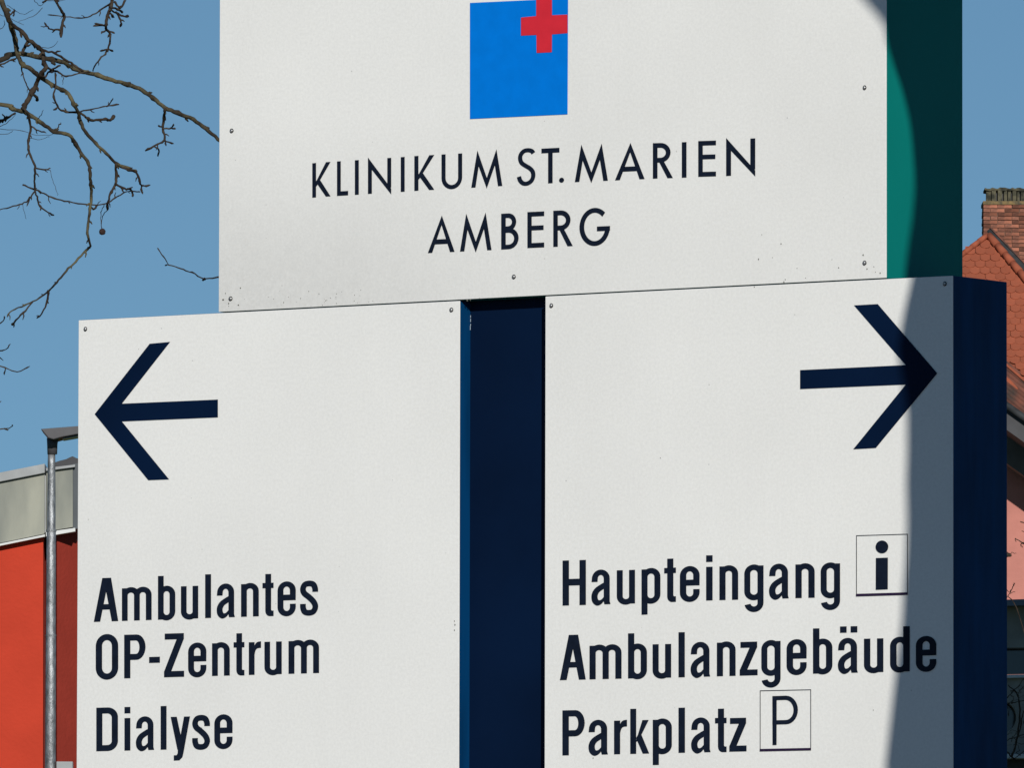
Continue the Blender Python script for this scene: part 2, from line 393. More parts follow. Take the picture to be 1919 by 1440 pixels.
# ------------------------------------------------------------------ the sign
sign = empty('hospital_sign', (0, 25, 0), -TH)
tag(sign, 'tall white hospital direction sign with teal and navy sides, a red cross and two arrows', 'sign')
zs = 0.5*(fc(148,600)[1] + fc(1785,516)[1])          # seam height
uL0, uL1 = fc(147,700)[0], fc(861,700)[0]
uR0, uR1 = fc(1022,700)[0], fc(1785,700)[0]
uT0, uT1 = fc(410.5,400)[0], fc(1660.5,400)[0]
dLow = sd(1888, 528, uR1)[0]; dTop = sd(1805, 300, uT1)[0]; dRec = sd(882, 700, uL1)[0]
ztop = zs + 0.96; zbot = 0.55; TP = 0.003
def cabinet(u0_, u1_, z0, z1, depth, body, face, label):
    mb = MB(); mb.box((u0_+.0012, TP, z0), (u1_-.0012, depth, z1))
    c = mb.build('sign_cabinet', body, sign, bevel=0.0016); c['label'] = label
    mb = MB(); mb.box((u0_, 0, z0+.0008), (u1_, TP, z1-.0008))
    p = mb.build('front_panel', face, c, bevel=0.0006)
    return c
top = cabinet(uT0, uT1, zs+0.0012, ztop, dTop, Q['teal'], Q['w_top'], 'upper cabinet with teal side, hospital name and blue square')
left = cabinet(uL0, uL1, zbot, zs, dLow, Q['blue'], Q['w_left'], 'lower cabinet with left-pointing arrow and blue side')
right = cabinet(uR0, uR1, zbot, zs, dLow, Q['blue'], Q['w_right'], 'lower cabinet with right-pointing arrow and navy side')
mb = MB(); mb.box((uL1-.001, dRec, zbot+.02), (uR0+.0005, dRec+.02, zs+.001))
mid = mb.build('centre_panel', Q['navy'], sign)
for uu in (uL0+.35, uR1-.35):
    mb = MB(); mb.box((uu-.05, .06, -.3), (uu+.05, dLow-.03, zbot)); mb.build('support_post', Q['zinc'], sign, bevel=.004)
# small pale flecks at the inner corner of the centre panel
rnd = random.Random(3); polys = []
for y, h_, x in ((596,5,882),(604,7,882),(611,4,882),(619,9,881.5),(632,3,869),(1114,6,879),(1200,7,878.5),(1320,4,875)):
    a = fc(x, y, dRec-.0012); polys.append([(a[0]-.0008, a[1]), (a[0]+.0007, a[1]+.001), (a[0]+.0005, a[1]+h_*.0011), (a[0]-.0006, a[1]+h_*.0011)])
fleckm = mat('pale_fleck', (0.45, 0.55, 0.62), .6)
tag(print_on('pale_flecks', [[p] for p in polys], fleckm, mid, depth=dRec-.0014), kind='stuff')

Z1 = lambda x, y: (560+x*.22929, 240+y*.22929)
Z2 = lambda x, y: (960+x*.25013, 240+y*.25013)
def pz(o, ch, a, b): return (ch, o+a, o+b)
k1, k2 = .22929, .25013
name_line = [(c, 560+a*k1, 560+b*k1) for c, a, b in (('K',113,262),('L',315,406),('I',461,493),('N',568,758),('I',836,868),('K',947,1110),('U',1169,1338),('M',1412,1666))]
name_line += [(c, 960+a*k2, 960+b*k2) for c, a, b in (('S',37,176),('T',221,356),('.',353,391),('M',471,719),('A',772,994),('R',1056,1206),('I',1273,1308),('E',1396,1529),('N',1605,1823))]
nbase = [(586,370.3),(607,368.5),(667,364.9),(696,362.8),(755,359.2),(785,357),(895,351.0),(980,346),(1031,343.2),(1083,340.8),(1153,337.8),(1224,334.6),(1283,332.7),(1309,331.2),(1361,329.6),(1420,326.5)]
nsc = [(586,.2300),(755,.2325),(1031,.2345),(1283,.2375),(1400,.2425)]
set_line(name_line, T, nbase, nsc, Q['ink'], top, 'upper line of thin dark capitals')
town = [(c, 560+a*k1, 560+b*k1) for c, a, b in (('A',1057,1276),('M',1320,1578))] + [('B',939.9,972.6)] + \
       [(c, 960+a*k2, 960+b*k2) for c, a, b in (('E',116,242),('R',310,456),('G',506,735))]
set_line(town, T, [(803,474.2),(938,467.8),(990,464.8),(1038,462.6),(1143,458.0)], [(803,.2365),(1143,.2435)], Q['ink'], top, 'lower line of thin dark capitals')

kl = .2639; kr = .3195
def left_line(items, base): return set_line([(c, 160+a*kl, 160+b*kl) for c, a, b in items], G, base, [(180,.2630),(600,.2650)], Q['ink'], left, lab)
lab = 'top line of bold dark text'
left_line([('A',62,236),('m',262,473),('b',518,641),('u',681,804),('l',853,895),('a',935,1064),('n',1108,1234),('t',1260,1339),('e',1367,1497),('s',1527,1656)],
          [(177,1166.2),(486,1155.6),(600,1151.8)])
lab = 'middle line of bold dark text'
left_line([('O',76,236),('P',278,430),('-',455,532),('Z',561,704),('e',732,862),('n',902,1028),('t',1055,1132),('r',1163,1250),('u',1274,1397),('m',1445,1662)],
          [(180,1273.2),(246,1271.9),(598.6,1262.1)])
lab = 'bottom line of bold dark text'
left_line([('D',80,234),('i',280,322),('a',361,491),('l',537,579),('y',608,746),('s',761,888),('e',918,1048)], [(181,1409),(312.3,1405.8),(440,1402.6)])
def right_line(a5, a6, base, lab):
    it = [(c, 1030+a*kr, 1030+b*kr) for c, a, b in a5] + [(c, 1390+a*kr, 1390+b*kr) for c, a, b in a6]
    return set_line(it, G, base, [(1055,.2720),(1750,.2735)], Q['ink'], right, lab)
right_line([('H',78,215),('a',247,359),('u',396,503),('p',541,652),('t',674,743),('e',766,882),('i',920,958),('n',998,1108)],
           [('g',17,130),('a',162,278),('n',317,430),('g',465,579)], [(1055,1135.7),(1200,1131.2),(1290,1127),(1527,1120.8)], 'top line of bold dark text')
right_line([('A',62,214),('m',236,424),('b',462,573),('u',606,715),('l',758,795),('a',829,944),('n',983,1093),('z',1117,1222)],
           [('g',117,230),('e',265,383),('b',420,534),('ä',566,683),('u',719,833),('d',872,987),('e',1023,1143)],
           [(1050,1275.6),(1150,1273),(1285,1270),(1530,1263.2),(1705,1259.1)], 'middle line of bold dark text, its end in shadow')
right_line([('P',77,208),('a',230,344),('r',380,456),('k',475,586),('p',607,719),('l',758,796),('a',832,946),('t',972,1040),('z',1056,1157)],
           [], [(1055,1416.8),(1200,1413.6),(1400,1409.1)], 'bottom line of bold dark text')

def pxpoly(name, polys, m, parent, label=None, depth=-.0012):
    return print_on(name, [[[fc(*p) for p in q] for q in polys]], m, parent, label, depth)
pxpoly('arrow', [[(178,776.5),(281,644.5),(319.5,641),(229,757),(409,749.2),(409,782.6),(229,790.3),(317.5,899),(278.5,900.5)]], Q['navy'], left)
pxpoly('arrow', [[(1757,700),(1645.5,570),(1601,572.5),(1698,684.5),(1500,694),(1500,729.5),(1698,721),(1599.5,842.5),(1642,840)]], Q['navy'], right)
lx, rx_ = 881.3, 1064.3
ytop = lambda x: 5 - (x-881)*.047
ybot = lambda x: 222.8 - (x-881)*.0478
pxpoly('logo_square', [[(lx,ytop(lx)),(lx,ybot(lx)),(rx_,ybot(rx_)),(rx_+1,ytop(rx_))]], Q['lblue'], top)
# red cross in the square's upper right corner
cr_ = [(977.5,32.5),(1006,29.8),(1006,-4.5),(1035.5,-6),(1035.5,28.2),(1064.8,27),(1064.8,61.6),(1035.5,64),(1035.2,97.5),(1006.8,98.8),(1006.4,65),(977.5,66.4)]
pxpoly('logo_cross', [cr_], Q['lred'], top, depth=-.0022)
# pictograms
def pict(x0, y0, x1, y1, sl, bar, label):
    """framed pictogram: thin outline, thick lower bar"""
    t = 1.25; yt = lambda x: y0 + (x-x0)*sl
    yb = lambda x: y1 + (x-x0)*sl
    q = [[(x0,yt(x0)),(x1,yt(x1)),(x1,yt(x1)+t),(x0,yt(x0)+t)], [(x0,yt(x0)),(x0+t,yt(x0)),(x0+t,yb(x0)),(x0,yb(x0))],
         [(x1-t,yt(x1)),(x1,yt(x1)),(x1,yb(x1)),(x1-t,yb(x1))]]
    o = pxpoly('pictogram_frame', q, Q['ink'], right, label)
    pxpoly('pictogram_bar', [[(x0,yb(x0)-bar),(x1,yb(x1)-bar),(x1,yb(x1)),(x0,yb(x0))]], Q['inkbar'], right, depth=-.0018)
pict(1605, 1004, 1701.8, 1118.4, -.030, 4.6, 'thin square frame round the letter i')
pict(1424.6, 1295, 1520.6, 1409.2, -.021, 4.4, 'thin square frame round the letter P')
pxpoly('pictogram_letter', [arc(1653.6,1025.6,12,12,0,345,23), [(1642.2,1046.6),(1664.8,1045.8),(1664.6,1105),(1642,1106)]], Q['ink'], right, 'letter i', depth=-.0016)
def bw(l, dx=0): return l
pP = band([(1448.3,1305.6),(1474,1304.8)]+[(a, 2*1331.5-b) for a, b in arc(1474,1331.5,22.2,26.7,90,-90)]+[(1448.3,1358.8)],
          [(1448.3,1313.2),(1473,1312.5)]+[(a, 2*1331.5-b) for a, b in arc(1473,1331.5,15,19,90,-90)]+[(1448.3,1351)])
pxpoly('pictogram_letter', pP + [[(1448.3,1305.6),(1456.4,1305.4),(1456.2,1397),(1448.6,1397.4)]], Q['ink'], right, 'thin letter P', depth=-.0016)
# dirt specks near the seam
def specks(pts, par):
    g = []
    for i, (x, y, r) in enumerate(pts):
        n = rnd.randint(5, 7); g.append([[fc(x+r*cos(2*pi*k/n)*rnd.uniform(.6,1.1), y+r*1.25*sin(2*pi*k/n)*rnd.uniform(.6,1.2)) for k in range(n)]])
    tag(print_on('dirt_specks', g, mat('speck_dirt', (.12, .12, .10), .9), par, depth=-.0008), kind='stuff')
specks([(1422,486,1.3),(1464,457,1.3),(1494,503,1),(1572,502,1.2),(1469.5,529,1.6),(1472,524,1),(1618,478,1.4),(1625,504,1.2),(1650,512,1.5),(1638,500,.9),(1641,510,.8),
        (1510,521,.9),(1448,483,.9),(418.5,562,2),(429,569,1.3),(429,574,.9),(447,572,1.6),(451,540,1.3),(423,550,1),(876,563,2),(882,562,1.5),(1428,440,.8)] +
       [(rnd.uniform(455,700), 583-abs(rnd.gauss(0,16))-(i % 3)*4-(0)*1-8, rnd.uniform(.4,.9)) for i in range(34)], top)
specks([(1414,538,1.1),(1238,859,1),(1637,1332,1),(1112,1422,1.1),(1490,590,.7)], right)
specks([(852,1165,1.2),(853,1172,1.6),(852,1182,1.2),(260,655,.6)], left)
# screws: dark washer with a pale domed head
def screw(x, y, par):
    u, z = fc(x, y); v = []; f = []; n = 14
    prof = [(.0045, 0, 0), (.0045, -.0016, 0), (.0029, -.0017, 0), (.0029, -.0026, 1), (.0019, -.0034, 1), (0.0004, -.0036, 1)]
    rz = rnd.uniform(.88, 1.12)
    for r, d, _ in prof:
        for k in range(n):
            a = 2*pi*k/n; v.append((r*rz*cos(a)*rnd.uniform(.93,1.07), d, r*sin(a)*1.08))
    mi = []
    for i in range(len(prof)-1):
        for k in range(n):
            f.append((i*n+k, i*n+(k+1) % n, (i+1)*n+(k+1) % n, (i+1)*n+k)); mi.append(prof[i+1][2])
    f.append(tuple((len(prof)-1)*n+k for k in range(n))); mi.append(1)
    me = bpy.data.meshes.new('screw'); me.from_pydata(v, [], f); me.update()
    o = link('screw', me, par, (u, 0, z), (Q['gap'], Q['screw']))
    for p, m_ in zip(me.polygons, mi): p.material_index = m_; p.use_smooth = m_ == 1
    bm = bmesh.new(); bm.from_mesh(me); bmesh.ops.recalc_face_normals(bm, faces=bm.faces); bm.to_mesh(me); bm.free()
for x, y in ((434.5,245),(432.5,560),(963.3,519),(1620.7,164),(1620.5,493)): screw(x, y, top)
for x, y in ((160.5,617),(846.3,581)): screw(x, y, left)
for x, y in ((1033.5,573),(1771,532)): screw(x, y, right)

# ------------------------------------------------------------------ plane tree out of frame, its trunk shades the sign's right edge
L0 = 3.1
prof = []
PERP = TAN*cos(SAZ) - NRM*sin(SAZ)
def prof_pt(u, d, z):
    q = u*sin(SAZ) - d*cos(SAZ); prof.append((z + (L0-q)*tan(SEL), u*cos(SAZ) + d*sin(SAZ)))
for x, y in ((1628,0),(1649,22),(1658,36)):
    u, z = fc(x, y); prof_pt(u, 0, z)
for x, y in ((1662,75),(1680.6,124),(1694,169),(1705,225),(1709,262),(1713.6,319),(1714,356),(1709,412),(1703,450),(1695,514)):
    d, z = sd(x, y, uT1); prof_pt(uT1, d, z)
for x, y in ((1708,522),(1694,583),(1687,617),(1682,667),(1693,725),(1699,778),(1699,861),(1697,900),(1699,980),(1697,1044),(1692,1108),(1690,1159),(1677,1267),(1668,1347),(1658,1437)):
    u, z = fc(x, y); prof_pt(u, 0, z)
prof.sort()
sm = []
for z, p in prof:
    if sm and z - sm[-1][0] < .03: sm[-1] = ((sm[-1][0]+z)/2, (sm[-1][1]+p)/2)
    else: sm.append((z, p))
prof = sm
RT = 0.30
zmin, zmax = prof[0][0], prof[-1][0]
tree = empty('plane_tree', (0, 0, 0))
axis = P0 + HS*L0
v = []; f = []; NS = 40; zz = []; z = -0.2
while z < zmax + 1.0: zz.append(z); z += 0.035
base_p = prof[0][1]
for z in zz:
    if z < zmin: p = base_p - 0.12*max(0, (1-z)/1.2)*1.0 - .03*sin((z-zmin)*1.3)
    elif z > zmax:
        k = (prof[-1][1]-prof[-2][1])/(prof[-1][0]-prof[-2][0]); p = prof[-1][1] + max(-.12, k*(z-zmax))*1.0
    else: p = interp(prof, z)
    Rr = RT + (0.1*max(0, 1-z/0.8) if z < .8 else 0)
    # silhouette on the sun-left side follows p; the far side wanders on its own
    rightp = base_p + 2*RT + .04*sin(z*1.7) + .03*sin(z*4.1)
    c = (p + rightp)/2; rr = (rightp - p)/2
    for k in range(NS):
        a = 2*pi*k/NS
        q = axis + PERP*(c + rr*cos(a)) + HS*(rr*sin(a)*.95)
        v.append((q.x, q.y, z))
for i in range(len(zz)-1):
    for k in range(NS): f.append((i*NS+k, i*NS+(k+1) % NS, (i+1)*NS+(k+1) % NS, (i+1)*NS+k))
f.append(tuple((len(zz)-1)*NS+k for k in range(NS)))
base = axis + PERP*(base_p+RT)
tree.location = (base.x, base.y, 0)
v = [(a-base.x, b-base.y, c) for a, b, c in v]
mesh('trunk', v, f, Q['plane'], tree, True)
tag(tree, 'thick plane tree trunk standing beside the sign and shading its right edge', 'tree')
tz = zz[-1]
def limb(p0, dirs, r0_, par, m, name='branch', seed=1):
    rr = random.Random(seed); pts = [Vector(p0)]; rad = [r0_]
    for dx, dy, dz in dirs: pts.append(pts[-1] + Vector((dx, dy, dz)))
    P = catmull(pts, 6); mb = MB(); n = len(P)
    mb.tube(P, [r0_*(1-.75*i/n) for i in range(n)], 12, .1, rr)
    for k in range(9):                      # side twigs
        i = int(n*(.3+.07*k)); q = [P[min(i, n-1)]]
        d = Vector((rr.uniform(.1, .9), rr.uniform(-.6, .6), rr.uniform(.1, .8)))
        for j in range(5): q.append(q[-1] + d*rr.uniform(.2, .4) + Vector((rr.uniform(-.08,.08), rr.uniform(-.08,.08), .05)))
        mb.tube(catmull(q, 3), [r0_*.28*(1-.05*x) for x in range(16)], 6, .2, rr)
    return mb.build(name, m, par, True)
limb((.0, 0, tz-.15), [(.5,.1,.5),(.8,.0,.7),(1,-.1,.8),(1.1,.1,.7)], .17, tree, Q['plane'], seed=2)
limb((.05, -.05, tz-.15), [(.2,-.3,.7),(.5,-.7,.9),(.6,-.8,1),(.3,-.6,1)], .15, tree, Q['plane'], seed=3)

# ------------------------------------------------------------------ bare tree behind the sign, left
YT = 50.0
bt = empty('bare_tree', (at(-620, 600, YT).x, YT, 0))
tag(bt, 'bare plane tree with crooked leafless branches and one seed ball, left of the sign', 'tree')
ZA = lambda q: [(a*.22929, b*.22929) for a, b in q]
ZB = lambda q: [(a*.22929, 300+b*.22929) for a, b in q]
pxm = YT/F
def branch(pts, w0, w1, dy=0.0, m='twig', knob=.35, bud=True, seed=0, name='branch', steep=0.0):
    rr = random.Random(seed+int(pts[0][0]*7+pts[0][1]*13)); P3 = []
    for i, (x, y) in enumerate(pts):
        P3.append(at(x, y, YT + dy + .05*sin(i*1.3+seed)))
    P = catmull(P3, 4); n = len(P); o = bt.location
    P = [p + Vector((rr.gauss(0, .0012), 0, rr.gauss(0, .0012))) - o for p in P]
    rad = []
    for i in range(n):
        t = i/(n-1); r = (w0*(1-t)+w1*t)*.22929*pxm/2
        if i % 8 == 4: r *= 1.28
        rad.append(max(r, .0009))
    if bud: rad[-1] *= .5; rad[-2] *= 1.5; rad[-3] *= 1.3
    mb = MB(); mb.tube(P, rad, 7, knob, rr)
    if w0 >= 14:                            # short spurs and buds at the nodes
        for i in range(4, n-2, 6):
            t = (P[i+1]-P[i-1]).normalized(); s_ = Vector((-t.z, rr.uniform(-.5,.5), t.x))*(1 if rr.random() < .5 else -1)
            l = rr.uniform(.010, .026); q = [P[i], P[i] + s_*l*.6 + t*l*.3, P[i] + s_*l + t*l*.9]
            mb.tube(q, [rad[i]*.6, rad[i]*.65, rad[i]*.3], 6, .2, rr)
    return mb.build(name, Q[m], bt, True)
A_, B_ = ZA, ZB
b1 = [(-160,-900),(-60,-300)] + [(10,0),(60,120),(90,210),(125,330),(135,430),(190,530),(250,560),(330,630),(420,690),(510,735),(570,775),(600,850),(640,920),(660,1000),(700,1080),(780,1170),(870,1250),(960,1340),(1060,1378),(1110,1405)]
branch(A_(b1), 46, 22, 0, 'bark', .22, False, 1)
b2 = [(-1500,900),(-700,680)] + [(0,490),(60,455),(130,437),(190,440),(300,460),(420,485),(520,510),(600,555),(700,590),(800,615),(920,655),(1040,690),(1160,735),(1250,800),(1350,880),(1450,920),(1580,975),(1680,1050),(1785,1140),(1900,1230),(2050,1290)]
branch(A_(b2), 44, 30, .12, 'bark', .2, False, 2)
branch(A_([(100,200),(180,260),(240,330),(320,390),(350,430),(360,520),(380,550),(340,600),(300,670),(270,740),(210,850),(190,890)]), 32, 40, -.05, 'twig', .3, False, 3)
branch(A_([(350,410),(450,435),(540,490),(620,540),(680,585)]), 20, 16, -.02, seed=4)
branch(A_([(180,440),(210,370),(240,330)]), 24, 26, 0, seed=5, bud=False)
branch(A_([(380,550),(430,570),(480,590),(540,625),(640,600),(740,585)]), 20, 10, 0, seed=6)
branch(A_([(360,635),(410,580),(490,530)]), 16, 16, 0, seed=7, bud=False)
b4 = A_([(-1600,900),(-700,870),(0,855),(100,890),(200,915),(260,950),(350,1010),(440,1070),(560,1100),(620,1180),(670,1260),(720,1330)]) + \
     B_([(735,100),(742,200),(745,300),(738,400),(722,500),(715,600),(738,700),(700,745),(620,830),(540,910),(460,1000),(400,1070),(300,1140),(200,1190),(100,1230),(60,1280)])
branch(b4, 40, 10, -.1, 'bark', .25, True, 8)
branch(B_([(398,1070),(385,1160),(350,1240),(300,1300)]), 20, 8, -.1, 'twig', seed=9)
branch(B_([(270,1155),(190,1250),(130,1310),(95,1350)]), 14, 14, -.1, seed=10)
branch(A_([(200,890),(235,950),(250,1050),(230,1150),(240,1250),(285,1360)]) + B_([(285,150),(285,240),(300,300),(330,380),(400,430),(438,452)]), 22, 12, -.1, seed=11)
branch(B_([(285,65),(370,80),(412,65)]), 14, 8, -.1, seed=12)
branch(B_([(370,80),(410,85),(425,150),(450,220),(472,292)]), 5, 2, -.1, seed=13, bud=False)
branch(B_([(285,255),(250,300),(200,350),(110,380),(0,405),(-80,415)]), 14, 8, -.1, seed=14)
branch(B_([(240,300),(220,380)]), 12, 6, -.1, seed=15)
branch(B_([(190,350),(190,400),(215,480)]), 4, 2, -.1, seed=16, bud=False)
branch(B_([(330,370),(330,415)]), 12, 8, -.1, seed=161)
branch(B_([(185,203),(285,240),(360,275),(440,315),(560,340),(720,365),(860,358),(940,310),(1020,262),(1080,256),(1150,262)]), 14, 9, 0, seed=17)
branch(B_([(730,365),(760,400),(800,370)]), 16, 12, 0, seed=18)
branch(B_([(948,30),(950,120),(945,190),(910,260),(880,340),(880,412)]), 24, 16, 0, seed=19)
branch(B_([(960,40),(1050,80),(1110,100),(1140,170),(1160,210),(1230,205)]), 22, 12, 0, seed=20)
branch(B_([(1160,210),(1152,240),(1168,275)]), 14, 10, 0, seed=21)
branch(B_([(945,195),(1000,230),(1060,240),(1082,262),(1085,298)]), 20, 12, 0, seed=22)
branch(B_([(1040,235),(1085,225)]), 12, 8, 0, seed=23)
branch(B_([(880,412),(850,432),(832,480),(830,555)]), 7, 6, 0, seed=24, bud=False)
branch(B_([(850,370),(825,430),(828,520)]), 6, 4, 0, seed=25, bud=False)
# seed ball
c = at(*B_([(836,587)])[0], YT) - bt.location; rB = 27*.22929*pxm
bm = bmesh.new(); bmesh.ops.create_icosphere(bm, subdivisions=3, radius=rB)
for q in bm.verts: q.co = q.co*(1+random.uniform(-.1,.1)) + c
me = bpy.data.meshes.new('seed_ball'); bm.to_mesh(me); bm.free()
link('seed_ball', me, bt, None, (mat('brown_seed_ball', (.028,.012,.009), .95, .4, 200),))
branch(A_([(935,-400),(925,-120),(915,0),(905,60),(880,130),(865,200),(870,240),(900,280),(890,380),(860,440),(800,500),(755,580)]), 34, 10, .1, 'twig', .3, False, 30)
branch(A_([(905,20),(820,80),(740,130),(640,145),(510,130),(390,122)]), 14, 7, .1, seed=31)
for i, q in enumerate(([(900,80),(960,110),(1000,130),(1052,135)], [(950,100),(985,160),(985,218)], [(935,10),(980,60),(1030,-5)], [(905,60),(960,70),(1005,105)], [(905,110),(930,140)],
                       [(860,207),(760,210)], [(850,203),(770,187)], [(872,240),(828,268)], [(888,252),(935,268)], [(880,400),(820,418)], [(885,400),(925,418)])):
    branch(A_(q), 18 if i < 5 else 13, 14 if i < 5 else 11, .1, seed=40+i)
branch(A_([(430,-200),(460,0),(500,80),(525,130),(510,200),(495,300)]), 20, 24, -.1, seed=60)
branch(A_([(500,240),(440,243),(400,230),(365,185)]), 18, 9, -.1, seed=61)
branch(A_([(1350,890),(1340,960),(1330,1050),(1345,1140),(1290,1180),(1190,1230)]), 24, 14, .1, seed=62)
for i, q in enumerate(([(1330,1055),(1400,1045),(1418,1013)], [(1390,1050),(1437,1052)], [(1345,1155),(1415,1172)], [(1350,1150),(1358,1190)], [(1265,1200),(1300,1225),(1288,1280)], [(1335,1035),(1288,1028)])):
    branch(A_(q), 13, 10, .1, seed=70+i)
branch(A_([(640,915),(740,895),(870,865),(895,850),(925,798)]), 14, 7, 0, seed=80)
branch(A_([(870,865),(972,855)]), 10, 14, 0, seed=81)
branch(A_([(640,918),(540,910),(480,885),(440,790),(455,700),(452,590)]), 18, 12, 0, seed=82)
branch(A_([(475,880),(435,898)]), 16, 10, 0, seed=821)
branch(A_([(660,920),(720,970),(765,985),(860,972),(900,985),(930,940)]), 20, 24, 0, seed=83)
branch(A_([(175,520),(185,600),(210,680),(250,750)]), 14, 8, 0, seed=84)
branch(A_([(-100,560),(0,530),(60,505),(135,475)]), 18, 12, 0, seed=85)
branch(A_([(130,920),(50,970),(-60,1030)]), 18, 14, 0, seed=86)
branch(A_([(255,770),(300,790),(305,825)]), 22, 18, 0, 'bark', seed=87)
branch(A_([(440,1070),(475,1040),(492,1000)]), 10, 7, 0, seed=88)
branch(A_([(250,1030),(300,1060),(375,1085)]), 16, 8, 0, seed=89)
for i, q in enumerate(([(60,40),(130,90),(200,115),(270,75)], [(350,60),(270,130),(150,170)], [(340,385),(420,385),(470,335)], [(-40,1050),(180,1070),(300,1105),(430,1098)],
                       [(240,1130),(330,1140),(400,1115)], [(-30,1090),(60,1095),(100,1070)], [(280,0),(330,45),(370,10)], [(0,120),(90,150),(200,205)],
                       [(0,240),(40,200),(30,160)], [(310,970),(340,930),(352,900)], [(0,1035),(60,1000),(125,940)], [(520,630),(512,690)], [(380,0),(450,5),(530,-4)])):
    branch(A_(q), 5 if i < 8 else 7, 3, -.2, seed=100+i, bud=False)
for i, q in enumerate(([(110,130),(120,70)], [(20,1000),(40,960),(20,930)], [(-20,980),(40,975),(70,950)], [(350,20),(385,-5)], [(80,120),(125,85)])):
    branch(A_(q), 16, 8, 0, seed=120+i)
branch(B_([(1290,718),(1335,790),(1380,855)]), 10, 6, 0, seed=130, bud=False)
branch(B_([(2000,930),(1780,958),(1660,970),(1570,920),(1480,890),(1380,857),(1350,866)]), 12, 9, 0, seed=131)
branch(B_([(1675,965),(1660,988)]), 12, 8, 0, seed=132)
for i, q in enumerate(([(-60,625),(0,606),(8,592)], [(-40,655),(4,658),(20,645)], [(-40,672),(10,690),(32,697),(56,687)], [(10,690),(8,703)], [(-30,640),(6,676)], [(-60,812),(4,805),(22,800),(24,797)], [(8,804),(16,806)], [(-30,770),(2,752)])):
    branch(q, 9, 8, .2, seed=140+i)
# limbs and trunk off the frame
o = bt.location
def stem(pts, r0_, r1_, name, seed):
    P = catmull([at(x, y, YT+dy) - o for x, y, dy in pts], 6); n = len(P); mb = MB()
    mb.tube(P, [r0_+(r1_-r0_)*i/(n-1) for i in range(n)], 14, .08, random.Random(seed)); return mb.build(name, Q['bark'], bt, True)
gz = F*1.6/YT
stem([(-620, 3200, 0), (-615, 2300, 0), (-600, 1500, .1), (-620, 900, 0), (-640, 200, 0), (-600,-500, 0)], .30, .12, 'trunk', 1)
stem([(-620,900,0),(-520,500,.1),(-430,330,.1),(-344,206,.12)], .09, .012, 'branch', 2)
stem([(-610,1000,0),(-560,600,0),(-450,300,0),(-367,206,-.1)], .08, .012, 'branch', 3)
stem([(-640,200,0),(-400,-400,0),(-150,-420,0),(-37,-206,0)], .09, .014, 'branch', 4)
stem([(-300,-420,0),(0,-520,0),(180,-250,.1),(214,-92,.1)], .05, .006, 'branch', 5)
stem([(0,-520,0),(60,-260,0),(98,-46,-.1)], .03, .005, 'branch', 6)

# ------------------------------------------------------------------ street lamp
YL = 80.0
lamp = empty('street_lamp', at(95, 900, YL).xy.to_3d())
tag(lamp, 'galvanised street lamp with flat dark head standing before the red wall', 'street lamp')
ol = lamp.location
def lp(x, y): return at(x, y, YL) - ol
mb = MB()
cx = lambda y: 96.6 - (y-850)*.0035
zpts = [3500, 3000, 2600, 2000, 1438, 1300, 1193, 1192, 1100, 996, 995, 930, 870, 848]
zr = [11.5, 11.2, 10.8, 10.2, 9.9, 9.6, 9.5, 9.0, 8.9, 8.7, 8.1, 7.9, 7.3, 7.0]
mb.tube([lp(cx(y), y) for y in zpts], [r*YL/F for r in zr], 20)
mb.build('pole', Q['zinc'], lamp, True)
for y in (995, 1192, 1434):
    mb = MB(); mb.tube([lp(cx(y), y+1.8), lp(cx(y), y-1.8)], 10.0*YL/F, 20); mb.build('band_clamp', Q['zinc'], lamp)
mb = MB(); mb.tube([lp(98, 852), lp(98, 834), lp(98.5, 822)], [9.2*YL/F, 9.8*YL/F, 11*YL/F], 16); mb.build('collar', Q['lamp'], lamp, True)
mb = MB()
dl = .34
up_ = [(78,807.5),(95,806),(180,799.5),(210,799),(214,803)]
lo2 = [(214,806),(180,811.5),(145,817.5),(118,822.5),(102,827),(92,824)]
poly = [lp(*q) for q in up_+lo2]
for p in poly: p.y -= dl/2
mb.prism(poly, (0, dl, 0)); mb.build('lamp_head', Q['lamp'], lamp, bevel=.006)
mb = MB(); q = [lp(118,823.6), lp(200,809.6), lp(200,811), lp(118,825)]
for p in q: p.y -= .12
mb.prism(q, (0, .24, 0)); mb.build('lamp_lens', Q['glass'], lamp)
mb = MB(); mb.box(tuple(lp(106,1446)-Vector((0,.06,0))), tuple(lp(137,1429)+Vector((0,.06,0)))); mb.build('control_box', Q['coping'], lamp, bevel=.004)

# ------------------------------------------------------------------ red hall with grey fascia
YB = 96.0
hall = empty('red_hall', (at(40, 900, YB).x, YB, 0))
tag(hall, 'red rendered hall with pale grey fascia boards behind the street lamp', 'building')
oh = hall.location; k_ = YB/F
def hp(x, y, dy=0.0):
    p = at(x, y, YB + dy) - oh; return p
def slab(name, pts, d, dy, m, par, bevel=0):
    mb = MB(); mb.prism([hp(x, y, dy) for x, y in pts], (0, d, 0)); return mb.build(name, m, par, bevel=bevel)
tp = lambda x: 886 - x*.198            # coping top edge
f0 = lambda x: tp(x)+18.5              # cladding top
f1 = lambda x: 1018.5 - x*.205         # cladding bottom
f2 = lambda x: 1023.5 - x*.205         # drip bottom
gY = 3200
roofp = slab('main_wall', [(-520, f2(-520)-30), (81, f2(81)-30), (78.5, gY), (-520, gY)], 5.0, 0.075, Q['red'], hall)
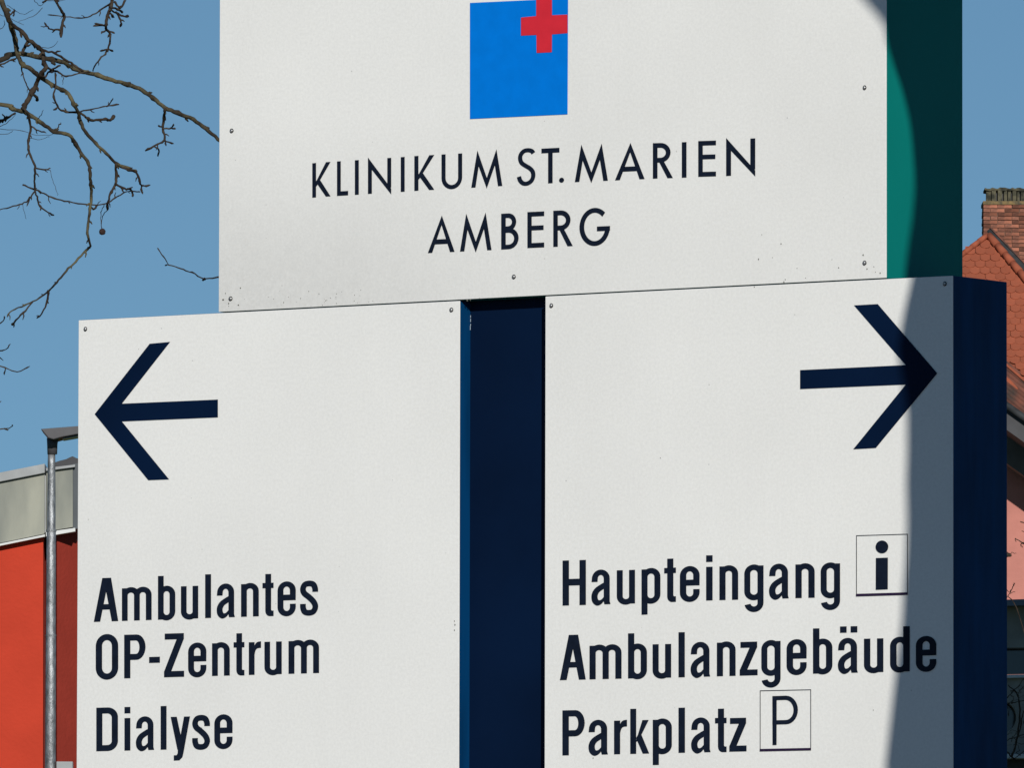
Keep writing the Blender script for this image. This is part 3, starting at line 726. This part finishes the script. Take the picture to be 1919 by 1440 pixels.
# set-back wall turned away to the right, grazing shade painted into its red
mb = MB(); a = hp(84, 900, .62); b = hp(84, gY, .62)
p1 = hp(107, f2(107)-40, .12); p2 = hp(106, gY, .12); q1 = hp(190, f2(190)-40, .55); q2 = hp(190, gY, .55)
mb.prism([p1, q1, q2, p2], (-.2, .6, 0)); w2 = mb.build('side_wall', mat('shaded_red_render', (0.27, 0.034, 0.022), .92, .06, 3, bump=.4, bscale=30, spec=.1), hall); w2['label'] = 'turned-away wall bay right of the lamp'
slab('wall_recess', [(80, f2(80)-30), (110, f2(110)-30), (110, gY), (78, gY)], .3, .45, Q['rafter'], hall)
edges = [-520, -340, -128, 84.2]
for a, b in zip(edges, edges[1:]):
    slab('fascia_panel', [(a+.8, f0(a)), (b-.8, f0(b)), (b-.8, f1(b)), (a+.8, f1(a))], .05, .0, Q['cladding'], hall, .003)
slab('fascia_panel', [(87, 884.5), (136.5, 877.3), (136.5, 988.5), (87, 997)], .05, .02, Q['cladding'], hall, .003)
slab('corner_trim', [(136.9, 870), (150, 868), (150, 990), (136.9, 993)], .25, .03, mat('slate_trim', (.045,.055,.065), .6, .1), hall)
slab('fascia_backing', [(-520, f0(-520)-2), (84, f0(84)-1), (145, f0(145)+1), (145, f1(145)-3), (-520, f1(-520)-1)], .01, .06, Q['coping'], hall)
slab('coping', [(-520, tp(-520)), (84, tp(84)), (84, f0(84)-1), (-520, f0(-520)-1)], .5, -.04, Q['coping'], hall, .004)
slab('coping', [(86, 877.5), (141, 871), (141, 876), (86, 883.5)], .5, -.02, Q['coping'], hall, .004)
slab('drip_edge', [(-520, f1(-520)+1), (84, f1(84)+1), (84, f2(84)), (-520, f2(-520))], .09, -.02, Q['drip'], hall)
slab('drip_edge', [(86, 998), (141, 990), (141, 996.5), (86, 1006)], .12, .0, Q['drip'], hall)
mb = MB(); mb.prism([hp(-520, f0(-520)+3, .3), hp(145, f0(145)+3, .3), hp(145, f0(145)+9, .3), hp(-520, f0(-520)+9, .3)], (0, 9, 0)); mb.build('roof', Q['darkroof'], hall)
# dark far roof showing above the fascia
fr = empty('far_dark_roof_house', at(130, 900, 140).xy.to_3d()); tag(fr, 'dark low roof peeking above the grey fascia beside the sign', 'building')
of = fr.location; mb = MB()
pr = [(100,868),(112,864),(124,861),(131,857.5),(136,855.5),(143,859),(152,861),(170,868),(230,880),(230,3000),(100,3000)]
mb.prism([at(x, y, 140)-of for x, y in pr[:9]] + [at(230,900,140)-of, at(100,900,140)-of], (0, 6, 0)); mb.build('roof', Q['darkroof'], fr)
mb = MB(); mb.prism([at(104,900,140.3)-of, at(226,900,140.3)-of, at(226,gY-200,140.3)-of, at(104,gY-200,140.3)-of], (0, 5, 0)); mb.build('wall', Q['pink'], fr)

# ------------------------------------------------------------------ tiled house, right
YH = 190.0; kh = YH/F
house = empty('tiled_house', (at(1950, 900, YH).x, YH, 0))
tag(house, 'pink rendered house under a red beaver-tail tile roof with a brick chimney', 'house')
oo = house.location
def H_(x, y, dy=0.0): return at(x, y, YH + dy) - oo
# roof plane: dy grows with height. course pitch 12 px vertical
SL = tan(radians(46))                       # rise per metre of depth
yref = 700
def roofdy(y): return (yref - y)*kh/SL
def hipL(y): return 1850 - (y-437)/.77      # left hip x at pixel row y
def hipR(y): return 1850 + (y-437)/1.18
def eave(x): return 683 + (x-1888)*.87 if x > 1870 else 667.3
tw = 18.8*kh; th_ = .0115; ex = 12.0*kh/sin(radians(46))
def tile_mesh():
    w2_ = tw/2*.985; L = ex*1.25; v = []
    out_ = [(-w2_, L), (-w2_, .036)] + [(w2_*sin(t), .036-.058*cos(t)) for t in (-1.35,-1.1,-.8,-.4,0,.4,.8,1.1,1.35)] + [(w2_, .036), (w2_, L)]
    n = len(out_); v = [(x, 0, y) for x, y in out_] + [(x, -th_, y) for x, y in out_]
    f = [tuple(range(n)), tuple(range(2*n-1, n-1, -1))] + [(i, i+n, (i+1) % n+n, (i+1) % n) for i in range(n)]
    me = bpy.data.meshes.new('roof_tile'); me.from_pydata(v, [], f); me.update()
    bm = bmesh.new(); bm.from_mesh(me); bmesh.ops.recalc_face_normals(bm, faces=bm.faces); bm.to_mesh(me); bm.free()
    me.materials.append(Q['tile']); return me
TM = tile_mesh()
cands = []
row = 0; y = 452
while y < 770:
    off = 0 if row % 2 else .5
    for c in range(-12, 14):
        x = 1884 + (c+off)*18.8
        if hipL(y-9)+7 < x < hipR(y-9)-7 and x > 1690 and y < eave(x)+3 and x < 2120: cands.append((x, y, row))
    y += 12.0; row += 1
cands.sort(key=lambda c: (0 if (c[0] > 1796 and c[0] < 1935 and (c[1] < 545 or c[0] > 1876)) else 1, abs(c[0]-1890)))
tilt = radians(46)
rr = random.Random(5); rest = MB()
for i, (x, y, row) in enumerate(cands):
    p = H_(x, y, roofdy(y)) + Vector((0, -.012, 0))
    R = Matrix.Rotation(-(pi/2-tilt)-.045+rr.gauss(0, .008), 4, 'X') @ Matrix.Rotation(rr.gauss(0, .012), 4, 'Y')
    p += Vector((rr.gauss(0,.003), 0, rr.gauss(0,.003)))
    if i < 285:
        t = link('roof_tile', TM, house, p); t.rotation_euler = R.to_euler()
    else:
        n = len(rest.v); rest.v += [tuple(R @ v_.co + p) for v_ in TM.vertices]; rest.f += [tuple(n+k for k in pl.vertices) for pl in TM.polygons]
if rest.v: tag(rest.build('roof_tiles', Q['tile'], house), kind='stuff')
# under-roof sheet
def rp(x, y, back=.03): return H_(x, y, roofdy(y)+back)
und = [(1850,440),(hipR(700)+0,700),(2100,735+90),(2100,870),(1888,690),(1700,674),(1700,560)]
mesh('roof_deck', [rp(1850,440,.03), rp(2090,720,.03), rp(2090,857,.03), rp(1872,669,.03), rp(1700,668,.03), rp(1700,556,.03)], [(0,1,2,3,4,5)], Q['tile'], house)
# ridge tiles along both hips
def ridge(x0, y0, x1, y1, n, r):
    a = rp(x0, y0, -.03); b = rp(x1, y1, -.03); d = (b-a)/n
    for i in range(n):
        p = a + d*i; q = a + d*(i+1.12); mb = MB()
        mb.tube([p+Vector((0,0,.0)), q-Vector((0,.012,.0))], [r*.86, r], 12); mb.build('ridge_tile', Q['tile'], house, True)
ridge(1850, 441, 1702, 555, 11, 5.6*kh)
ridge(1853, 441, 2080, 709, 16, 7.6*kh)
# dark flashing beyond the right hip
mb = MB(); mb.prism([rp(1851,431,-.02), rp(1857,429,-.02), rp(2086,671,-.02), rp(2086,696,-.02), rp(1853,437,-.02)], (0, .25, 0)); mb.build('flashing', Q['lead'], house)
mb = MB(); mb.prism([rp(1855,427,-.05), rp(1859,427,-.05), rp(2086,671,-.05), rp(2086,667,-.05)], (0, .3, 0)); mb.build('flashing', Q['oldtile'], house)
# chimney: core + single bricks
ych = YH + 3.2
def C_(x, y, dy=0.0): return at(x, y, ych + dy) - oo
kc = ych/F
c0 = C_(1843, 383); c1 = C_(1968, 600); cw = c1.x - c0.x; dch = .75
chim = MB(); chim.box((c0.x+.012, c0.y+.012, c1.z), (c1.x-.012, c0.y+dch-.012, c0.z-.002))
ch = chim.build('chimney', Q['mortar'], house)
cH = 7.35*kc; z = c0.z; rowi = 0
bmeshes = {}
def brick_mesh(l, d, h):
    k = (round(l, 3), round(d, 3))
    if k not in bmeshes:
        mb = MB(); mb.box((0, 0, 0), (l, d, h))
        me = bpy.data.meshes.new('brick'); me.from_pydata(mb.v, [], mb.f); me.update()
        bm = bmesh.new(); bm.from_mesh(me); bmesh.ops.bevel(bm, geom=bm.edges[:], offset=.004, segments=1, affect='EDGES'); bm.to_mesh(me); bm.free()
        me.materials.append(Q['brick']); bmeshes[k] = me
    return bmeshes[k]
jt = .008; bh = cH - jt
while z - cH > c1.z and rowi < 26:
    z -= cH
    x = c0.x; first = True; l = .115 if rowi % 2 else .235
    while x < c1.x - .03:
        ll = min(l, c1.x - x)
        if ll > .04:
            b = link('brick', brick_mesh(ll-jt, .112, bh), ch, (x+rr.gauss(0,.003), c0.y-.004+rr.gauss(0,.0045), z+rr.gauss(0,.0012)))
            b.rotation_euler = (0, rr.gauss(0,.006), rr.gauss(0,.012))
        x += l; l = .235 if rowi % 3 else .115 if rr.random() < .5 else .235
    for sx_ in (c0.x-.003, c1.x-.109):
        yy = c0.y + .125
        while yy < c0.y + dch - .2 and rowi < 12:
            link('brick', brick_mesh(.112, .225, bh), ch, (sx_+rr.gauss(0,.004), yy, z)); yy += .235
    rowi += 1
# crown of the chimney: corbel slab, mortar bed, row of crumbling upright stones, top slab
mb = MB(); a = C_(1842, 383.5); b = C_(1969, 377); mb.box((a.x, a.y-.02, a.z), (b.x, a.y+dch+.03, b.z)); mb.build('crown_slab', mat('yellow_mortar', (.22,.15,.06), .95, 0, 12, col2=(.07,.06,.04)), ch, bevel=.008)
a = C_(1848, 377); b = C_(1966, 355)
mb = MB(); mb.box((a.x+.03, a.y+.09, a.z), (b.x-.03, a.y+dch-.05, b.z-.01)); mb.build('flue', Q['darkroof'], ch)
x = a.x
while x < b.x - .05:
    ww = rr.uniform(.035, .10); hgt = (b.z-a.z)*rr.uniform(.78, 1.0)
    mb = MB(); mb.box((x, a.y+rr.uniform(-.01,.02), a.z), (x+ww, a.y+.12, a.z+hgt)); mb.build('crown_stone', Q['concrete'], ch, bevel=.01); x += ww+rr.uniform(.004,.03)
mb = MB(); n = 26
top_ = []
for i in range(n+1):
    top_.append(Vector((a.x-.02+(b.x-a.x+.04)*i/n, a.y-.01, b.z+.022+rr.uniform(-.016,.016))))
bot_ = [Vector((p.x, p.y, b.z-.018+rr.uniform(-.015,.012))) for p in reversed(top_)]
mb.prism(top_+bot_, (0, dch-.05, 0)); mb.build('chimney_cap', Q['concrete'], ch)
# lower weathered skirt of the roof, running down to the right
def lowpoly(name, pts, dy, d, m, par=house, bevel=0):
    mb = MB(); mb.prism([H_(x, y, dy) for x, y in pts], (0, d, 0)); return mb.build(name, m, par, bevel=bevel)
sk = .80
for i in range(9):                         # ribs of overlapping old tiles
    y0 = 688 + i*8.6
    mb = MB(); pA = H_(1862, y0-24, .02-i*.055); pB = H_(2060, y0+170*.78, .02-i*.055)
    mb.tube([pA, pB], 5.3*kh, 10)
    mb.build('weathered_tile_row', Q['oldtile'], house, True)
lowpoly('verge_tiles', [(1862,660),(2060,832),(2060,838),(1862,666)], -.10, .16, Q['tile'], bevel=.01)
lowpoly('patch_tiles', [(1885,705),(1893,712),(1903,722),(1909,730),(1898,731),(1885,722)], -.24, .05, Q['tile'], bevel=.01)
mb = MB(); mb.tube([H_(1860,741,-1.0), H_(2060,884,-1.0)], 6.5*kh, 12); mb.build('gutter', Q['lead'], house, True)
lowpoly('eave_board', [(1860,736),(2060,879),(2060,930),(1860,787)], -.90, 1.0, Q['darkroof'])
lowpoly('soffit_board', [(1860,787),(2060,930),(2060,993),(1860,850)], .3, .6, Q['rafter'])
lowpoly('wall', [(1862,790),(2060,880),(2060,gY),(1862,gY)], .95, 7.0, Q['pink'])
lowpoly('gable_wall', [(1700,640),(1862,700),(1862,gY),(1700,gY)], 1.1, 6.0, Q['pink'])

# ------------------------------------------------------------------ grey annex in front of the pink wall
YX = 130.0
ax = empty('grey_annex', (at(1950, 1300, YX).x, YX, 0))
tag(ax, 'low grey annex with dark window band and round opening below the pink wall', 'building')
ao = ax.location
def X_(x, y, dy=0.0): return at(x, y, YX+dy) - ao
def xs(name, pts, dy, d, m, bevel=0, label=None):
    mb = MB(); mb.prism([X_(x, y, dy) for x, y in pts], (0, d, 0)); o_ = mb.build(name, m, ax, bevel=bevel)
    if label: o_['label'] = label
    return o_
xs('coping', [(1840,1126),(2100,1118),(2100,1130),(1840,1138)], -.25, 4.2, mat('blue_grey_sheet', (.10,.12,.15), .5, .1), .006)
xs('parapet', [(1840,1138.5),(2100,1130.5),(2100,1211),(1840,1216)], 0, 3.9, Q['annex'])
xs('window_band', [(1840,1216.5),(2100,1211.5),(2100,1261),(1840,1266)], .35, .05, Q['glass'])
xs('window_sill', [(1840,1266.5),(2100,1261.5),(2100,1267.5),(1840,1272.5)], -.06, .5, Q['drip'], .004)
# lower wall with a round opening
cxp, cyp, rp_ = 1873, 1345, 31.5
vv = []; ff = []; n = 32
ci = [X_(cxp+rp_*cos(2*pi*k/n), cyp+rp_*sin(2*pi*k/n)) for k in range(n)]
def outer(k):
    a = 2*pi*k/n; c_, s_ = cos(a), sin(a); m_ = max(abs(c_)/150, abs(s_)/73)
    return X_(cxp + c_/m_*(1 if c_ < 0 else 1.4), cyp + s_/m_)
for k in range(n):
    vv += [ci[k], outer(k), ci[k]+Vector((0,.35,0)), outer(k)+Vector((0,.35,0))]
for k in range(n):
    j = (k+1) % n; a, b = 4*k, 4*j
    ff += [(a, b, b+1, a+1), (a+2, a+3, b+3, b+2), (a, a+2, b+2, b), (a+1, b+1, b+3, a+3)]
wl = mesh('wall', vv, ff, Q['annex'], ax)
xs('round_window', [(cxp+rp_*1.02*cos(2*pi*k/24), cyp+rp_*1.02*sin(2*pi*k/24)) for k in range(24)], .25, .04, Q['glass'])
xs('ledge', [(1720,1416),(2100,1413),(2100,1421),(1720,1424)], -.15, .5, Q['drip'], .004)
xs('lower_wall', [(1720,1424.5),(2100,1421.5),(2100,gY-300),(1720,gY-300)], .1, 3.5, Q['darkroof'])
# bare creeper on the annex and twigs of a young tree in front of the pink wall
def twigs(name, label, cat, Y, lines, m, groundx, group=None):
    e = empty(name, at(groundx, 1300, Y).xy.to_3d()); tag(e, label, cat, group); q0 = e.location; rr = random.Random(9)
    for pts, wd in lines:
        P = [p + Vector((rr.gauss(0,.003), rr.gauss(0,.01), rr.gauss(0,.003))) - q0 for p in catmull([at(x, y, Y) for x, y in pts], 4)]
        mb = MB(); n = len(P); mb.tube(P, [max(.0012, wd*Y/F/2*(1-.45*i/n)) for i in range(n)], 6, .4, rr); mb.build('branch', Q[m], e, True)
    return e
vine = []
rv = random.Random(12)
trunkv = [(1925,1560),(1912,1440),(1896,1417),(1886,1400)]
vine.append(([(1925,3000),(1935,1900),(1925,1560),(1915,1440),(1900,1424),(1888,1410),(1876,1398)], 5))
vine.append(([(1896,1418),(1902,1400),(1908,1372),(1911,1345),(1910,1320),(1905,1300),(1890,1285)], 4))
vine.append(([(1908,1380),(1915,1350),(1919,1330),(1930,1300)], 3))
vine.append(([(1886,1320),(1900,1318),(1915,1314),(1935,1312)], 2))
vine.append(([(1886,1388),(1900,1384),(1925,1376)], 2)); vine.append(([(1886,1310),(1898,1298),(1912,1282),(1922,1270)], 2.2))
vine.append(([(1888,1430),(1905,1420),(1930,1400)], 2.4))
for i in range(16):
    x, y = rv.uniform(1878,1925), rv.uniform(1285,1430); q = [(x, y)]
    for k in range(4): x += rv.uniform(-9, 11); y += rv.uniform(-11, 9); q.append((x, y))
    vine.append((q, rv.uniform(.7, 1.6)))
twigs('bare_creeper', 'leafless brown creeper climbing over the round opening of the grey annex', 'creeper', YX-.5, vine, 'twig', 1935)
yt = []
yt.append(([(2010,3200),(2005,2000),(2000,1400),(1985,1150),(1975,950)], 16))
yt.append(([(1995,1250),(1960,1060),(1935,1028),(1919,1020),(1902,1010)], 3.5))
yt.append(([(1990,1150),(1950,1000),(1925,985),(1912,978)], 3)); yt.append(([(1930,1000),(1914,996)], 2)); yt.append(([(1919,1019),(1913,1021),(1916,1026)], 2.4))
yt.append(([(1995,1300),(1940,1240),(1905,1140),(1888,1119)], 3)); yt.append(([(1893,1110),(1899,1098),(1901.5,1094)], 2)); yt.append(([(1884,1126),(1889,1117),(1894,1109),(1899,1100),(1901,1093)], 1.8))
yt.append(([(1893,1112),(1902,1110)], 1.4)); yt.append(([(1887,1106),(1893,1113)], 1.4)); yt.append(([(1884,1034),(1892,1038),(1897,1037),(1904,1038)], 1.6)); yt.append(([(1886,1040),(1893,1042)], 8)); yt.append(([(1902,1010),(1905,1016)], 1.6))
twigs('young_tree', 'slender leafless young tree with thin twigs in front of the pink wall', 'tree', YX-12, yt, 'twig', 2010)

# ------------------------------------------------------------------ tall house added unseen, out of frame to the right, to shade the grey annex
nb = empty('added_shade_house', (11.0, 122.0, 0)); tag(nb, 'tall cream rendered house with rows of windows added out of frame to shade the grey annex', 'house')
cream = mat('cream_render', (.42, .38, .28), .9, .06, 2, bump=.3, spec=.15)
mb = MB(); mb.box((-4.3, -3.0, 0), (2.0, 0, 11.3)); mb.build('wall', cream, nb)
mb = MB(); mb.prism([(-4.7, -3.3, 11.3), (-4.7, .3, 11.3), (-4.7, -1.5, 12.9)], (7.1, 0, 0)); mb.build('roof', Q['tile'], nb)
for zz_ in (1.2, 4.6, 8.2):
    for xx_ in (-3.0, 0.3):
        mb = MB(); mb.box((xx_-.55, -3.04, zz_), (xx_+.55, -2.995, zz_+1.4)); wn = mb.build('window', Q['glass'], nb)
        mb = MB(); mb.box((xx_-.65, -3.12, zz_-.08), (xx_+.65, -2.99, zz_-.002)); mb.build('sill', Q['kerb'], wn)
        for a, b in ((xx_-.63, xx_-.552), (xx_+.552, xx_+.63), (xx_-.03, xx_+.03)):
            mb = MB(); mb.box((a, -3.08, zz_), (b, -3.0, zz_+1.4)); mb.build('frame', Q['drip'], wn)
